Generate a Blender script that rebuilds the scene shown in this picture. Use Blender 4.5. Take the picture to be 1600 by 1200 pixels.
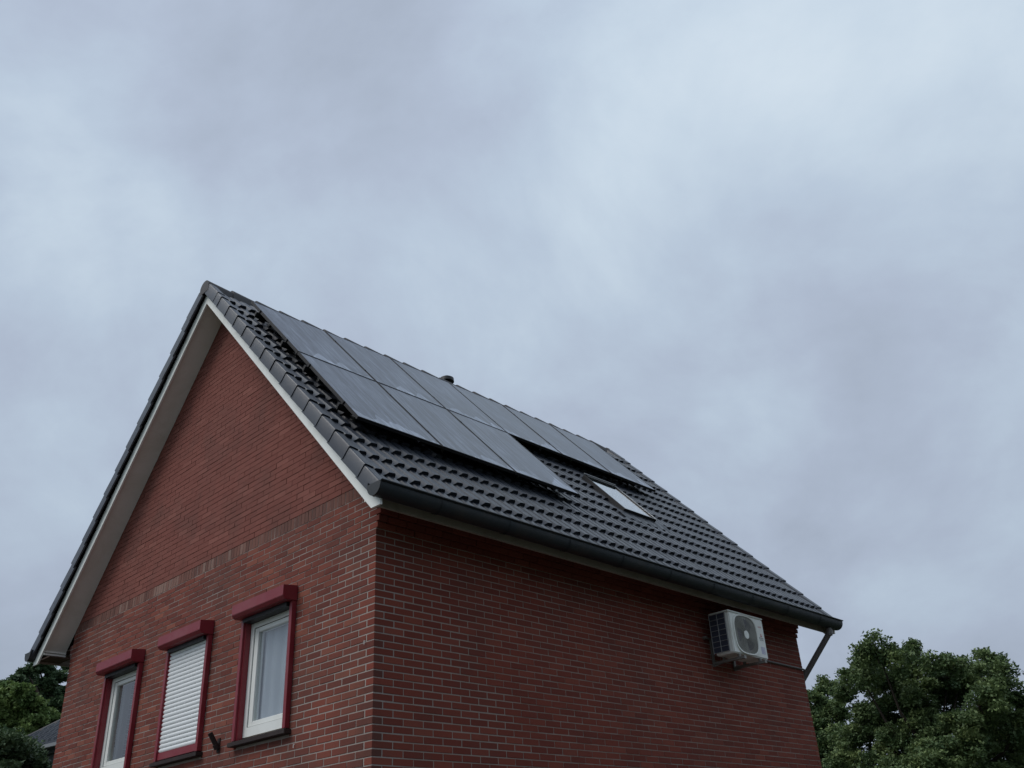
import bpy, bmesh, math, random
import numpy as np
from mathutils import Matrix, Vector
random.seed(7); rng = np.random.default_rng(7)
scene = bpy.context.scene
for o_ in list(bpy.data.objects): bpy.data.objects.remove(o_)
COL = scene.collection
R = math.radians

# ------------------------------------------------------------------ camera
CAM = Vector((6.348, -4.888, 1.60))
YAW, PITCH, ROLL, FPX = -0.7527, 0.4993, -0.058, 1452.3
fw = Vector((math.sin(YAW)*math.cos(PITCH), math.cos(YAW)*math.cos(PITCH), math.sin(PITCH)))
rt = Vector((math.cos(YAW), -math.sin(YAW), 0)); up = rt.cross(fw)
rt2 = rt*math.cos(ROLL)+up*math.sin(ROLL); up2 = up*math.cos(ROLL)-rt*math.sin(ROLL)
cd = bpy.data.cameras.new('camera'); cam = bpy.data.objects.new('camera', cd); COL.objects.link(cam)
cam.matrix_world = Matrix(((rt2.x, up2.x, -fw.x, CAM.x), (rt2.y, up2.y, -fw.y, CAM.y), (rt2.z, up2.z, -fw.z, CAM.z), (0, 0, 0, 1)))
cd.sensor_width = 36; cd.lens = FPX/1600*36; cd.clip_start = .05; cd.clip_end = 3000
scene.camera = cam

def ray(x, y):                       # direction of a photo pixel (1600 wide), used to survey where far things stand
    return rt2*((x-800)/FPX) - up2*((y-600)/FPX) + fw
def at(x, y, d):                     # the point d metres away horizontally
    r = ray(x, y); return CAM + r*(d/math.hypot(r.x, r.y))
def pix(P):
    d = Vector(P)-CAM; z = d.dot(fw); return 800+FPX*d.dot(rt2)/z, 600-FPX*d.dot(up2)/z

# ------------------------------------------------------------------ node helpers
def N(nt, typ, **kw):
    n = nt.nodes.new(typ)
    for k, v in kw.items():
        if k in n.inputs: n.inputs[k].default_value = v
        else: setattr(n, k, v)
    return n
def ramp(nt, fac, stops, interp='LINEAR'):
    n = nt.nodes.new('ShaderNodeValToRGB'); cr = n.color_ramp; cr.interpolation = interp
    while len(cr.elements) < len(stops): cr.elements.new(.5)
    for e, (p, c) in zip(cr.elements, stops):
        e.position = p; e.color = (*c, 1) if len(c) == 3 else c
    nt.links.new(fac, n.inputs[0]); return n.outputs[0]
def mix(nt, fac, a, b, mode='MIX'):
    n = nt.nodes.new('ShaderNodeMix'); n.data_type = 'RGBA'; n.blend_type = mode
    for s, v in ((n.inputs[0], fac), (n.inputs[6], a), (n.inputs[7], b)):
        if hasattr(v, 'is_linked'): nt.links.new(v, s)
        else: s.default_value = v if not isinstance(v, tuple) or len(v) == 4 else (*v, 1)
    return n.outputs[2]
def math_(nt, op, a, b=None, c=None, clamp=False):
    n = nt.nodes.new('ShaderNodeMath'); n.operation = op; n.use_clamp = clamp
    for s, v in zip(n.inputs, (a, b, c)):
        if v is None: continue
        if hasattr(v, 'is_linked'): nt.links.new(v, s)
        else: s.default_value = v
    return n.outputs[0]
def noise(nt, vec, scale, detail=4, rough=.55, dist=0):
    n = N(nt, 'ShaderNodeTexNoise', Scale=scale, Detail=detail, Roughness=rough, Distortion=dist)
    if vec is not None: nt.links.new(vec, n.inputs['Vector'])
    return n.outputs[0]
def mapped(nt, vec, scale=(1, 1, 1), rot=(0, 0, 0), loc=(0, 0, 0)):
    m = N(nt, 'ShaderNodeMapping'); m.inputs['Scale'].default_value = scale; m.inputs['Rotation'].default_value = rot; m.inputs['Location'].default_value = loc
    nt.links.new(vec, m.inputs[0]); return m.outputs[0]

# ------------------------------------------------------------------ sky: even overcast over a physical sky
world = bpy.data.worlds.new('World'); scene.world = world; world.use_nodes = True
nt = world.node_tree; nt.nodes.clear()
SUN_EL, SUN_AZ = R(52), R(206)        # azimuth clockwise from +Y
sky = N(nt, 'ShaderNodeTexSky'); sky.sky_type = 'NISHITA'; sky.sun_disc = False; sky.sun_elevation = SUN_EL; sky.sun_rotation = SUN_AZ
bg1 = N(nt, 'ShaderNodeBackground', Strength=.05); nt.links.new(sky.outputs[0], bg1.inputs[0])
tc = N(nt, 'ShaderNodeTexCoord'); sep = N(nt, 'ShaderNodeSeparateXYZ'); nt.links.new(tc.outputs['Generated'], sep.inputs[0])
den = math_(nt, 'ADD', math_(nt, 'MAXIMUM', sep.outputs[2], 0.0), .75)
cmb = N(nt, 'ShaderNodeCombineXYZ')
nt.links.new(math_(nt, 'DIVIDE', sep.outputs[0], den), cmb.inputs[0]); nt.links.new(math_(nt, 'DIVIDE', sep.outputs[1], den), cmb.inputs[1])
CLOUD = (8.477, 5.461, -3.525)
cl = mapped(nt, cmb.outputs[0], (1, 1, 1), (0, 0, 5.557), CLOUD)
n1 = noise(nt, cl, 1.25, 4, .48, .1); n2 = noise(nt, mapped(nt, cl, loc=(5, 2, 1)), 3.8, 7, .56, .2)
cov = math_(nt, 'ADD', math_(nt, 'MULTIPLY', n1, .62), math_(nt, 'MULTIPLY', n2, .38))
ccol = ramp(nt, cov, [(.40, (.350, .405, .500)), (.455, (.402, .466, .578)), (.50, (.450, .535, .645)), (.55, (.525, .618, .715)), (.62, (.635, .720, .795))])
bg2 = N(nt, 'ShaderNodeBackground', Strength=1.0); nt.links.new(math_(nt, 'ADD', math_(nt, 'MULTIPLY', math_(nt, 'MAXIMUM', sep.outputs[2], 0.0), .22), .86), bg2.inputs['Strength']); nt.links.new(ccol, bg2.inputs[0])
msh = N(nt, 'ShaderNodeMixShader'); msh.inputs[0].default_value = .94
nt.links.new(bg1.outputs[0], msh.inputs[1]); nt.links.new(bg2.outputs[0], msh.inputs[2])
wo = N(nt, 'ShaderNodeOutputWorld'); nt.links.new(msh.outputs[0], wo.inputs[0])

sl = bpy.data.lights.new('sun', 'SUN'); sl.energy = 1.5; sl.angle = R(35); sl.color = (1, .965, .92)
sun = bpy.data.objects.new('sun', sl); COL.objects.link(sun)
sd = Vector((math.sin(SUN_AZ)*math.cos(SUN_EL), math.cos(SUN_AZ)*math.cos(SUN_EL), math.sin(SUN_EL)))
sun.rotation_euler = sd.to_track_quat('Z', 'Y').to_euler(); sun.location = (0, -20, 30)
vs = scene.view_settings; vs.view_transform = 'Standard'; vs.look = 'None'; vs.gamma = 1; vs.exposure = .20; vs.use_curve_mapping = False

# ------------------------------------------------------------------ mesh helpers
class MB:
    def __init__(s): s.v = []; s.f = []; s.m = []; s.t = []
    def add(s, vs, fs, mat=0, tint=0.):
        b = len(s.v); s.v += [tuple(p) for p in vs]
        for f in fs: s.f.append([b+i for i in f]); s.m.append(mat); s.t.append(tint)
    def box(s, a, b, mat=0, tint=0., jit=0):
        (x0, y0, z0), (x1, y1, z1) = a, b
        P = [(x0, y0, z0), (x1, y0, z0), (x1, y1, z0), (x0, y1, z0), (x0, y0, z1), (x1, y0, z1), (x1, y1, z1), (x0, y1, z1)]
        if jit: P = [tuple(c+random.uniform(-jit, jit) for c in p) for p in P]
        s.add(P, [(0, 3, 2, 1), (4, 5, 6, 7), (0, 1, 5, 4), (1, 2, 6, 5), (2, 3, 7, 6), (3, 0, 4, 7)], mat, tint)
    def prism(s, poly, axis, a, b, mat=0):
        # polygon in the two other axes, extruded along axis ('x','y')
        n = len(poly)
        mk = (lambda p, t: (t, p[0], p[1])) if axis == 'x' else (lambda p, t: (p[0], t, p[1])) if axis == 'y' else (lambda p, t: (p[0], p[1], t))
        V = [mk(p, a) for p in poly]+[mk(p, b) for p in poly]
        s.add(V, [tuple(range(n)), tuple(range(2*n-1, n-1, -1))]+[(i, i+n, (i+1) % n+n, (i+1) % n) for i in range(n)], mat)
    def tube(s, p, q, r0, r1=None, n=12, cap=True, mat=0, tint=0.):
        r1 = r0 if r1 is None else r1; p = Vector(p); q = Vector(q); d = (q-p).normalized()
        a = d.orthogonal().normalized(); b = d.cross(a)
        V = [p+(a*math.cos(t)+b*math.sin(t))*r0 for t in [2*math.pi*i/n for i in range(n)]]+[q+(a*math.cos(t)+b*math.sin(t))*r1 for t in [2*math.pi*i/n for i in range(n)]]
        F = [(i, (i+1) % n, (i+1) % n+n, i+n) for i in range(n)]
        if cap: F += [tuple(range(n-1, -1, -1)), tuple(range(n, 2*n))]
        s.add(V, F, mat, tint)
    def mesh(s, name, mats, smooth=False, recalc=False):
        me = bpy.data.meshes.new(name); me.from_pydata(s.v, [], s.f)
        for m in (mats if isinstance(mats, (list, tuple)) else [mats]): me.materials.append(m)
        me.polygons.foreach_set('material_index', s.m)
        if any(s.t):
            a = me.attributes.new('tint', 'FLOAT', 'FACE'); a.data.foreach_set('value', s.t)
        if recalc:
            bm = bmesh.new(); bm.from_mesh(me); bmesh.ops.recalc_face_normals(bm, faces=bm.faces); bm.to_mesh(me); bm.free()
        if smooth:
            me.polygons.foreach_set('use_smooth', [True]*len(me.polygons))
            if smooth is not True: me.set_sharp_from_angle(angle=R(smooth))
        me.update(); return me
def link(name, me, parent=None, mw=None):
    o = bpy.data.objects.new(name, me); COL.objects.link(o)
    if parent is not None:
        o.parent = parent
        o.matrix_parent_inverse = WORLD[parent.name].inverted()
    M = mw if mw is not None else Matrix.Identity(4)
    WORLD[o.name] = M.copy(); o.matrix_basis = M
    return o
WORLD = {}
def tag(o, label=None, cat=None, group=None, kind=None):
    for k, v in (('label', label), ('category', cat), ('group', group), ('kind', kind)):
        if v: o[k] = v
    return o
def thing(name, label, cat, loc, group=None):
    return tag(link(name, None, None, Matrix.Translation(loc)), label, cat, group)

# ------------------------------------------------------------------ materials
def mat(name):
    m = bpy.data.materials.new(name); m.use_nodes = True; n = m.node_tree
    b = n.nodes['Principled BSDF']; return m, n, b
def setc(nt, sock, v):
    if hasattr(v, 'is_linked'): nt.links.new(v, sock)
    else: sock.default_value = v
def pos(nt): return N(nt, 'ShaderNodeNewGeometry').outputs['Position']
def objco(nt): return N(nt, 'ShaderNodeTexCoord').outputs['Object']
def bump(nt, b, h, strength=.3, dist=.004):
    n = N(nt, 'ShaderNodeBump', Strength=strength, Distance=dist); nt.links.new(h, n.inputs['Height']); nt.links.new(n.outputs[0], b.inputs['Normal'])
def tintval(nt):
    a = N(nt, 'ShaderNodeAttribute'); a.attribute_name = 'tint'; oi = N(nt, 'ShaderNodeObjectInfo')
    return math_(nt, 'ADD', a.outputs['Fac'], math_(nt, 'MULTIPLY', oi.outputs['Random'], math_(nt, 'LESS_THAN', a.outputs['Fac'], .0005)))

def brick_mat(name, stops, grime=.5):
    m, n, b = mat(name); P = pos(n); t = tintval(n)
    stops = [(p_, tuple(q*1.10 for q in c_)) for p_, c_ in stops]; c = ramp(n, t, stops)
    g1 = noise(n, P, 55, 5, .7); g2 = noise(n, P, 1.3, 6, .62, .5); g3 = noise(n, P, 230, 3, .6)
    c = mix(n, math_(n, 'MULTIPLY', g1, .35), c, (.100, .029, .023))
    c = mix(n, ramp(n, g2, [(.46, (0, 0, 0)), (.68, (grime, grime, grime))]), c, (.075, .047, .040))
    sp = ramp(n, noise(n, P, 160, 2, .5), [(.70, (0, 0, 0)), (.78, (.3, .3, .3))])
    c = mix(n, sp, c, (.24, .17, .145))
    if name == 'brick_lower':
        sx = N(n, 'ShaderNodeSeparateXYZ'); n.links.new(P, sx.inputs[0])
        mr = N(n, 'ShaderNodeMapRange'); mr.inputs[1].default_value = -.62; mr.inputs[2].default_value = -.12; n.links.new(sx.outputs[0], mr.inputs[0])
        mz = N(n, 'ShaderNodeMapRange'); mz.inputs[1].default_value = 3.75; mz.inputs[2].default_value = 3.25; n.links.new(sx.outputs[2], mz.inputs[0])
        st = math_(n, 'MULTIPLY', math_(n, 'MULTIPLY', mr.outputs[0], mz.outputs[0]), math_(n, 'MULTIPLY', noise(n, P, 5, 4, .6), .95), clamp=True)
        c = mix(n, st, c, (.075, .034, .027))
    setc(n, b.inputs['Base Color'], c); b.inputs['Roughness'].default_value = .88; b.inputs['Specular IOR Level'].default_value = .25
    bump(n, b, g3, .5, .003); return m
M = {}
M['brick_low'] = brick_mat('brick_lower', [(0, (.125, .034, .025)), (.25, (.163, .045, .032)), (.5, (.188, .054, .037)), (.74, (.208, .060, .041)), (.86, (.155, .050, .037)), (1, (.250, .083, .054))])
M['brick_side'] = brick_mat('brick_side', [(0, (.160, .037, .025)), (.4, (.185, .043, .028)), (.75, (.212, .050, .032)), (1, (.235, .062, .040))], .25)
M['brick_up'] = brick_mat('brick_upper', [(0, (.178, .058, .045)), (.5, (.208, .072, .056)), (.85, (.192, .066, .051)), (1, (.245, .092, .072))], .35)
M['brick_band'] = brick_mat('brick_band', [(0, (.115, .055, .045)), (.5, (.16, .075, .058)), (.88, (.185, .085, .066)), (.93, (.205, .115, .092)), (1, (.255, .165, .135))], .4)
def mortar_mat(name, c0, c1):
    m, n, b = mat(name); P = pos(n)
    c = mix(n, noise(n, P, 2.2, 5, .65), (*c0, 1), (*c1, 1)); c = mix(n, math_(n, 'MULTIPLY', noise(n, P, 60, 4, .6), .4), c, (.10, .075, .065))
    setc(n, b.inputs['Base Color'], c); b.inputs['Roughness'].default_value = .95; b.inputs['Specular IOR Level'].default_value = .1
    bump(n, b, noise(n, P, 180, 3), .5, .003); return m
M['mortar'] = mortar_mat('mortar_light', (.20, .165, .148), (.52, .465, .43))
M['mortar_side'] = mortar_mat('mortar_side', (.29, .235, .205), (.42, .36, .32))
M['mortar_dark'] = mortar_mat('mortar_dark', (.060, .029, .026), (.10, .048, .042))

def plain(name, col, rough=.5, spec=.5, var=.25, scale=9, dirt=None, metal=0, bumpd=0, coords='pos'):
    m, n, b = mat(name); P = pos(n) if coords == 'pos' else objco(n)
    c = mix(n, math_(n, 'MULTIPLY', noise(n, P, scale, 5, .65), var), (*col, 1), tuple(x*.45 for x in col)+(1,))
    if dirt:
        f = ramp(n, noise(n, P, scale*.35, 6, .7, .6), [(.48, (0, 0, 0)), (.72, (.75, .75, .75))]); c = mix(n, f, c, (*dirt, 1))
    setc(n, b.inputs['Base Color'], c); b.inputs['Roughness'].default_value = rough; b.inputs['Specular IOR Level'].default_value = spec; b.inputs['Metallic'].default_value = metal
    setc(n, b.inputs['Roughness'], math_(n, 'ADD', math_(n, 'MULTIPLY', noise(n, P, scale*2.5, 4, .6), .25), rough-.12))
    if bumpd: bump(n, b, noise(n, P, scale*14, 4, .6), .4, bumpd)
    return m
M['white'] = plain('white_paint', (.87, .88, .85), .42, .4, .18, 5, (.60, .60, .53))
M['soffit'] = plain('soffit_board', (.82, .80, .75), .6, .3, .2, 4, (.62, .59, .52))
M['fascia'] = plain('fascia_board', (.34, .30, .255), .75, .25, .4, 5, (.19, .16, .13))
M['darkwood'] = plain('dark_board', (.07, .045, .035), .8, .2, .3, 8)
M['upvc'] = plain('white_frame', (.78, .79, .76), .33, .5, .12, 4, (.66, .66, .61))
M['maroon'] = plain('maroon_paint', (.215, .018, .029), .45, .45, .3, 6, (.225, .048, .055))
M['slat'] = plain('shutter_slat', (.74, .76, .77), .42, .5, .12, 7)
M['sill'] = plain('sill_stone', (.026, .016, .015), .65, .3, .4, 12, (.05, .036, .032))
M['zinc'] = plain('gutter_zinc', (.022, .029, .036), .55, .4, .75, 7, (.045, .040, .036), bumpd=.001)
M['pipe'] = plain('downpipe_pvc', (.155, .145, .145), .5, .4, .3, 7)
M['black'] = plain('black_metal', (.014, .014, .016), .5, .4, .2, 9)
M['rail'] = plain('aluminium_rail', (.30, .31, .32), .4, .5, .2, 9, metal=.8)
M['ac'] = plain('ac_casing', (.80, .81, .77), .42, .5, .12, 5, (.55, .54, .48))
M['ac_dark'] = plain('ac_coil', (.040, .046, .070), .6, .35, .3, 25)
M['ac_fan'] = plain('ac_fan_grille', (.27, .265, .24), .55, .4, .25, 10)
M['ac_wire'] = plain('ac_guard_wire', (.28, .285, .29), .5, .4, .15, 10)
M['steel'] = plain('galvanised_steel', (.24, .235, .22), .5, .5, .3, 10, (.16, .14, .12), metal=.35)
M['red'] = plain('red_print', (.50, .045, .04), .5, .4, .1)
M['ink'] = plain('dark_print', (.12, .11, .13), .5, .4, .1)
M['sticker'] = plain('sticker', (.58, .58, .68), .4, .5, .35, 60)
M['sticker_print'] = plain('sticker_print', (.40, .38, .55), .4, .5, .2, 30)
M['curtain'] = plain('net_curtain', (.36, .38, .44), .9, .1, .12, 6)
M['curtain_dark'] = plain('dark_curtain', (.05, .055, .055), .9, .1, .2, 6)
M['bark'] = plain('bark', (.055, .044, .036), .95, .1, .5, 14, bumpd=.02)
M['inner'] = plain('inner_wall', (.14, .13, .12), .9, .1, .1)

def tile_mat():
    m, n, b = mat('roof_tile'); P = pos(n); t = tintval(n)
    c = ramp(n, t, [(0, (.012, .015, .024)), (.5, (.019, .023, .033)), (1, (.030, .035, .046))])
    g = noise(n, P, 2.1, 6, .65, .5); f = noise(n, P, 240, 3, .6)
    c = mix(n, ramp(n, g, [(.5, (0, 0, 0)), (.75, (.5, .5, .5))]), c, (.040, .043, .044))
    lich = ramp(n, noise(n, P, 34, 3, .5), [(.735, (0, 0, 0)), (.77, (.7, .7, .7))]); c = mix(n, lich, c, (.15, .155, .15))
    setc(n, b.inputs['Base Color'], c)
    setc(n, b.inputs['Roughness'], math_(n, 'ADD', math_(n, 'MULTIPLY', noise(n, P, 12, 4), .30), .24))
    b.inputs['Specular IOR Level'].default_value = .55
    bump(n, b, f, .35, .002); return m
M['tile'] = tile_mat()
def ridge_mat():
    return plain('ridge_tile', (.055, .052, .055), .6, .4, .4, 5, (.085, .070, .066), bumpd=.002)
M['ridge'] = ridge_mat()

def panel_mat():
    m, n, b = mat('solar_glass'); O = objco(n); oi = N(n, 'ShaderNodeObjectInfo')
    off = N(n, 'ShaderNodeVectorMath'); off.operation = 'ADD'; n.links.new(O, off.inputs[0])
    cx = N(n, 'ShaderNodeCombineXYZ'); n.links.new(math_(n, 'MULTIPLY', oi.outputs['Random'], 40), cx.inputs[0]); n.links.new(math_(n, 'MULTIPLY', oi.outputs['Random'], 23), cx.inputs[1])
    n.links.new(cx.outputs[0], off.inputs[1]); V = off.outputs[0]
    # dried streaks run down the slope (local y); dust gathers as a tongue along the lower edge of some panels
    st = noise(n, mapped(n, V, (11, .55, 1)), 2.2, 6, .72, .25); st2 = noise(n, mapped(n, V, (3.2, .7, 1)), 1.5, 4, .6, .5)
    sp = noise(n, V, 7, 5, .6, .8)
    s = ramp(n, st, [(.43, (0, 0, 0)), (.62, (1, 1, 1))]); s2 = ramp(n, st2, [(.40, (0, 0, 0)), (.66, (1, 1, 1))])
    dust = math_(n, 'ADD', math_(n, 'MULTIPLY', s, .36), math_(n, 'MULTIPLY', s2, .20))
    dust = math_(n, 'ADD', dust, math_(n, 'MULTIPLY', ramp(n, sp, [(.6, (0, 0, 0)), (.72, (1, 1, 1))]), .16))
    sx = N(n, 'ShaderNodeSeparateXYZ'); n.links.new(O, sx.inputs[0])
    edge = math_(n, 'SUBTRACT', math_(n, 'MULTIPLY', noise(n, mapped(n, V, (2.2, .3, 1)), 1.4, 3, .5, .2), 1.15), .42)
    low = math_(n, 'LESS_THAN', sx.outputs[1], math_(n, 'SUBTRACT', edge, .02))
    tongue = math_(n, 'MULTIPLY', math_(n, 'MULTIPLY', low, .75), math_(n, 'ADD', noise(n, mapped(n, V, (14, 1, 1)), 1.5, 3), .1))
    dust = math_(n, 'ADD', dust, tongue, clamp=True)
    c = mix(n, dust, (.010, .015, .032, 1), (.44, .49, .58, 1))
    setc(n, b.inputs['Base Color'], c)
    setc(n, b.inputs['Roughness'], math_(n, 'ADD', math_(n, 'MULTIPLY', dust, .35), .28))
    b.inputs['Specular IOR Level'].default_value = .32
    return m
M['panel'] = panel_mat()

def glass_mat(name, ior=1.75, tint=(.93, .97, .96), surf=4):
    m = bpy.data.materials.new(name); m.use_nodes = True; n = m.node_tree; n.nodes.clear()
    tr = N(n, 'ShaderNodeBsdfTransparent'); tr.inputs[0].default_value = (*tint, 1); gl = N(n, 'ShaderNodeBsdfGlossy', Roughness=.02)
    fr = N(n, 'ShaderNodeFresnel', IOR=ior).outputs[0]; mx = N(n, 'ShaderNodeMixShader')
    # several glass surfaces of a double pane
    fac = math_(n, 'DIVIDE', math_(n, 'MULTIPLY', fr, surf), math_(n, 'ADD', math_(n, 'MULTIPLY', fr, surf-1), 1))
    front = math_(n, 'SUBTRACT', 1, N(n, 'ShaderNodeNewGeometry').outputs['Backfacing'])   # a ray leaving the pane is not turned back again
    n.links.new(math_(n, 'MULTIPLY', fac, front), mx.inputs[0]); n.links.new(tr.outputs[0], mx.inputs[1]); n.links.new(gl.outputs[0], mx.inputs[2])
    # slight waviness of the pane
    bp = N(n, 'ShaderNodeBump', Strength=.06, Distance=.02); n.links.new(noise(n, pos(n), 2.2, 2), bp.inputs['Height']); n.links.new(bp.outputs[0], gl.inputs['Normal'])
    out = N(n, 'ShaderNodeOutputMaterial'); n.links.new(mx.outputs[0], out.inputs[0]); return m
M['glass'] = glass_mat('window_glass', 1.52, (.95, .975, .97), surf=2.6); M['skyglass'] = glass_mat('skylight_glass', 1.6, (.95, .97, .97), surf=4); M['brightener'] = plain('pane_brightener', (.80, .82, .82), .8, .2, .05)

def leaf_mat(name, dark, lite, transl=.25):
    m = bpy.data.materials.new(name); m.use_nodes = True; n = m.node_tree; n.nodes.clear()
    a = N(n, 'ShaderNodeAttribute'); a.attribute_name = 'tint'
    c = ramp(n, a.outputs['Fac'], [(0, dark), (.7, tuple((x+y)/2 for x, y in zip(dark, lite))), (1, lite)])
    d = N(n, 'ShaderNodeBsdfPrincipled', Roughness=.6); d.inputs['Specular IOR Level'].default_value = .3; t = N(n, 'ShaderNodeBsdfTranslucent')
    n.links.new(c, d.inputs['Base Color']); n.links.new(c, t.inputs[0])
    mx = N(n, 'ShaderNodeMixShader'); mx.inputs[0].default_value = transl; n.links.new(d.outputs[0], mx.inputs[1]); n.links.new(t.outputs[0], mx.inputs[2])
    out = N(n, 'ShaderNodeOutputMaterial'); n.links.new(mx.outputs[0], out.inputs[0]); return m
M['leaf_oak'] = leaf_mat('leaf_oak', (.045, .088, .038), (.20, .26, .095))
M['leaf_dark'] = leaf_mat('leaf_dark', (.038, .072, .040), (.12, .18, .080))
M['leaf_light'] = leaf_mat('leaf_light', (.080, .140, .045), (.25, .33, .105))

def ground_mat():
    m, n, b = mat('ground'); P = pos(n)
    g = ramp(n, noise(n, P, .25, 6, .6), [(.4, (.030, .048, .018)), (.6, (.060, .075, .028))]); c = mix(n, noise(n, P, 9, 5, .7), g, (.026, .034, .014, 1))
    setc(n, b.inputs['Base Color'], c); b.inputs['Roughness'].default_value = .95; bump(n, b, noise(n, P, 30, 4), .6, .03); return m
M['ground'] = ground_mat()
M['paving'] = plain('paving', (.105, .096, .088), .85, .2, .5, 3, (.10, .095, .085), bumpd=.003)

# ------------------------------------------------------------------ survey of the house (metres)
W, L, OV = 6.48, 7.45, .303                 # gable width, length, verge overhang
Z0, H, BL = 3.658, .0620, .22               # reference bed joint, course height, brick module
TH = R(47.58); SN, CS = math.sin(TH), math.cos(TH)
ZA = 8.44                                   # lower edge of the barge boards at the apex
XR = -W/2
def rp(s, y, n, side=1):                    # point on the roof: s down the slope, n out of it
    return Vector((XR+side*(s*CS+n*SN), y, ZA-s*SN+n*CS))
def roof_matrix(s, y, n, side=1):           # local x along the ridge, y up the slope, z out
    ex = Vector((0, side, 0)); ez = Vector((side*SN, 0, CS)); ey = ez.cross(ex); p = rp(s, y, n, side)
    return Matrix(((ex.x, ey.x, ez.x, p.x), (ex.y, ey.y, ez.y, p.y), (ex.z, ey.z, ez.z, p.z), (0, 0, 0, 1)))

# ------------------------------------------------------------------ ground
mb = MB(); mb.add([(-1200, -1200, 0), (1200, -1200, 0), (1200, 1200, 0), (-1200, 1200, 0)], [(0, 1, 2, 3)])
tag(link('ground', mb.mesh('ground', M['ground'])), kind='structure')
mb = MB(); mb.box((-W-1.2, -6.2, -.05), (8.2, 0-.03, .012)); mb.box((.03, -.028, -.05), (8.2, L+1.5, .012))
tag(link('pavement', mb.mesh('pavement', M['paving'])), kind='structure')

# ------------------------------------------------------------------ house
house = thing('house', 'red brick house with steep dark tiled gable roof and maroon shutters', 'house', (XR, L/2, 0))
WX = [-1.655, -3.205, -4.755]               # window centres along the gable
OW, OZ0, OZ1 = .44, 2.985, 4.15             # half opening width, opening sill, head
REC = .003
ZB0, ZB1 = Z0+20*H, Z0+22*H                 # band of upright bricks
# wall cores carry the mortar; the bricks stand 5 mm proud of them
def core(mb, x0, x1, z0, z1, m=0): mb.box((x0, REC, z0), (x1, .30, z1), m)
mb = MB(); edges = [-W+REC]
for c in sorted(WX): edges += [c-OW, c+OW]
edges.append(-REC)
core(mb, edges[0], edges[-1], 0, OZ0)
for a, b in zip(edges[0::2], edges[1::2]): core(mb, a, b, OZ0, OZ1)
core(mb, edges[0], edges[-1], OZ1, 4.72)
def xlim(z, n=.15): return min(W/2, ((n-(z-ZA)*CS)/SN))
mb.prism([(XR-xlim(4.72)+REC, 4.72), (XR+xlim(4.72)-REC, 4.72), (XR+xlim(ZB1), ZB1-.004), (XR-xlim(ZB1), ZB1-.004)], 'y', REC, .30, 0)
mb.prism([(XR-xlim(ZB1), ZB1-.004), (XR+xlim(ZB1), ZB1-.004), (XR, ZA+.15/CS)], 'y', REC+.002, .30, 1)
gable = link('gable_wall', mb.mesh('gable_wall', [M['mortar'], M['mortar_dark']], recalc=True), house)
mb = MB(); mb.box((-.30, .301, 0), (-REC, L-REC, 4.70))
side = link('side_wall', mb.mesh('side_wall', M['mortar_side']), house)
def texbrick():
    m, n, b = mat('brick_plain'); bt = N(n, 'ShaderNodeTexBrick'); V = pos(n); s = N(n, 'ShaderNodeSeparateXYZ'); n.links.new(V, s.inputs[0])
    cc = N(n, 'ShaderNodeCombineXYZ'); n.links.new(math_(n, 'ADD', s.outputs[0], s.outputs[1]), cc.inputs[0]); n.links.new(s.outputs[2], cc.inputs[1]); n.links.new(cc.outputs[0], bt.inputs[0])
    for k, v in dict(Color1=(.15, .048, .038, 1), Color2=(.11, .036, .03, 1), Mortar=(.3, .26, .24, 1)).items(): bt.inputs[k].default_value = v
    bt.inputs['Scale'].default_value = 1; bt.inputs['Mortar Size'].default_value = .005; bt.inputs['Brick Width'].default_value = .22; bt.inputs['Row Height'].default_value = .062
    setc(n, b.inputs['Base Color'], bt.outputs[0]); b.inputs['Roughness'].default_value = .9; return m
M['texbrick'] = texbrick()
mb = MB(); mb.box((-W, .301, 0), (-W+.3, L, 4.70))
for i in range(4): mb.box((-W-.02*(i+1), .001, 4.52+i*H), (-W+.001, L, 4.52+(i+1)*H-.002))
link('rear_side_wall', mb.mesh('rear_side_wall', M['texbrick']), house)
mb = MB(); mb.prism([(-W+.301, 0), (-.301, 0), (-.301, 4.7), (XR, ZA+.1/CS), (-W+.301, 4.7)], 'y', L-.3, L-.002, 0)
link('rear_gable_wall', mb.mesh('rear_gable_wall', M['texbrick'], recalc=True), house)

def brick_mesh(name, lx, ly, lz, m):
    b = MB(); c = .0025
    b.box((-lx/2, -ly/2, -lz/2), (lx/2, ly/2, lz/2)); me = b.mesh(name, m)
    bm = bmesh.new(); bm.from_mesh(me); bmesh.ops.bevel(bm, geom=bm.edges[:], offset=c, segments=1, affect='EDGES'); bm.to_mesh(me); bm.free(); return me
bricks = []      # (wall, a, b, material key)
J = .0095
def corb(i): return .02*max(0, min(4, i-13))
for i in range(-59, 18):                                  # side wall
    z0, z1 = Z0+i*H+J/2, Z0+(i+1)*H-J/2; c = corb(i); full = i % 2 == 0
    y = 0. if full else .11
    first = True
    while y < L-.05:
        y1 = min(y+BL, L)
        if full and first: bricks.append(('side', (-.10, 0, z0), (c, BL-J, z1), 'brick_side'))
        else: bricks.append(('side', (-.05, y, z0), (c, y1-J if y1 < L else L, z1), 'brick_side'))
        y = y1; first = False
SILL = .07
def blocked(x0, x1, z0, z1):
    return None
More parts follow.
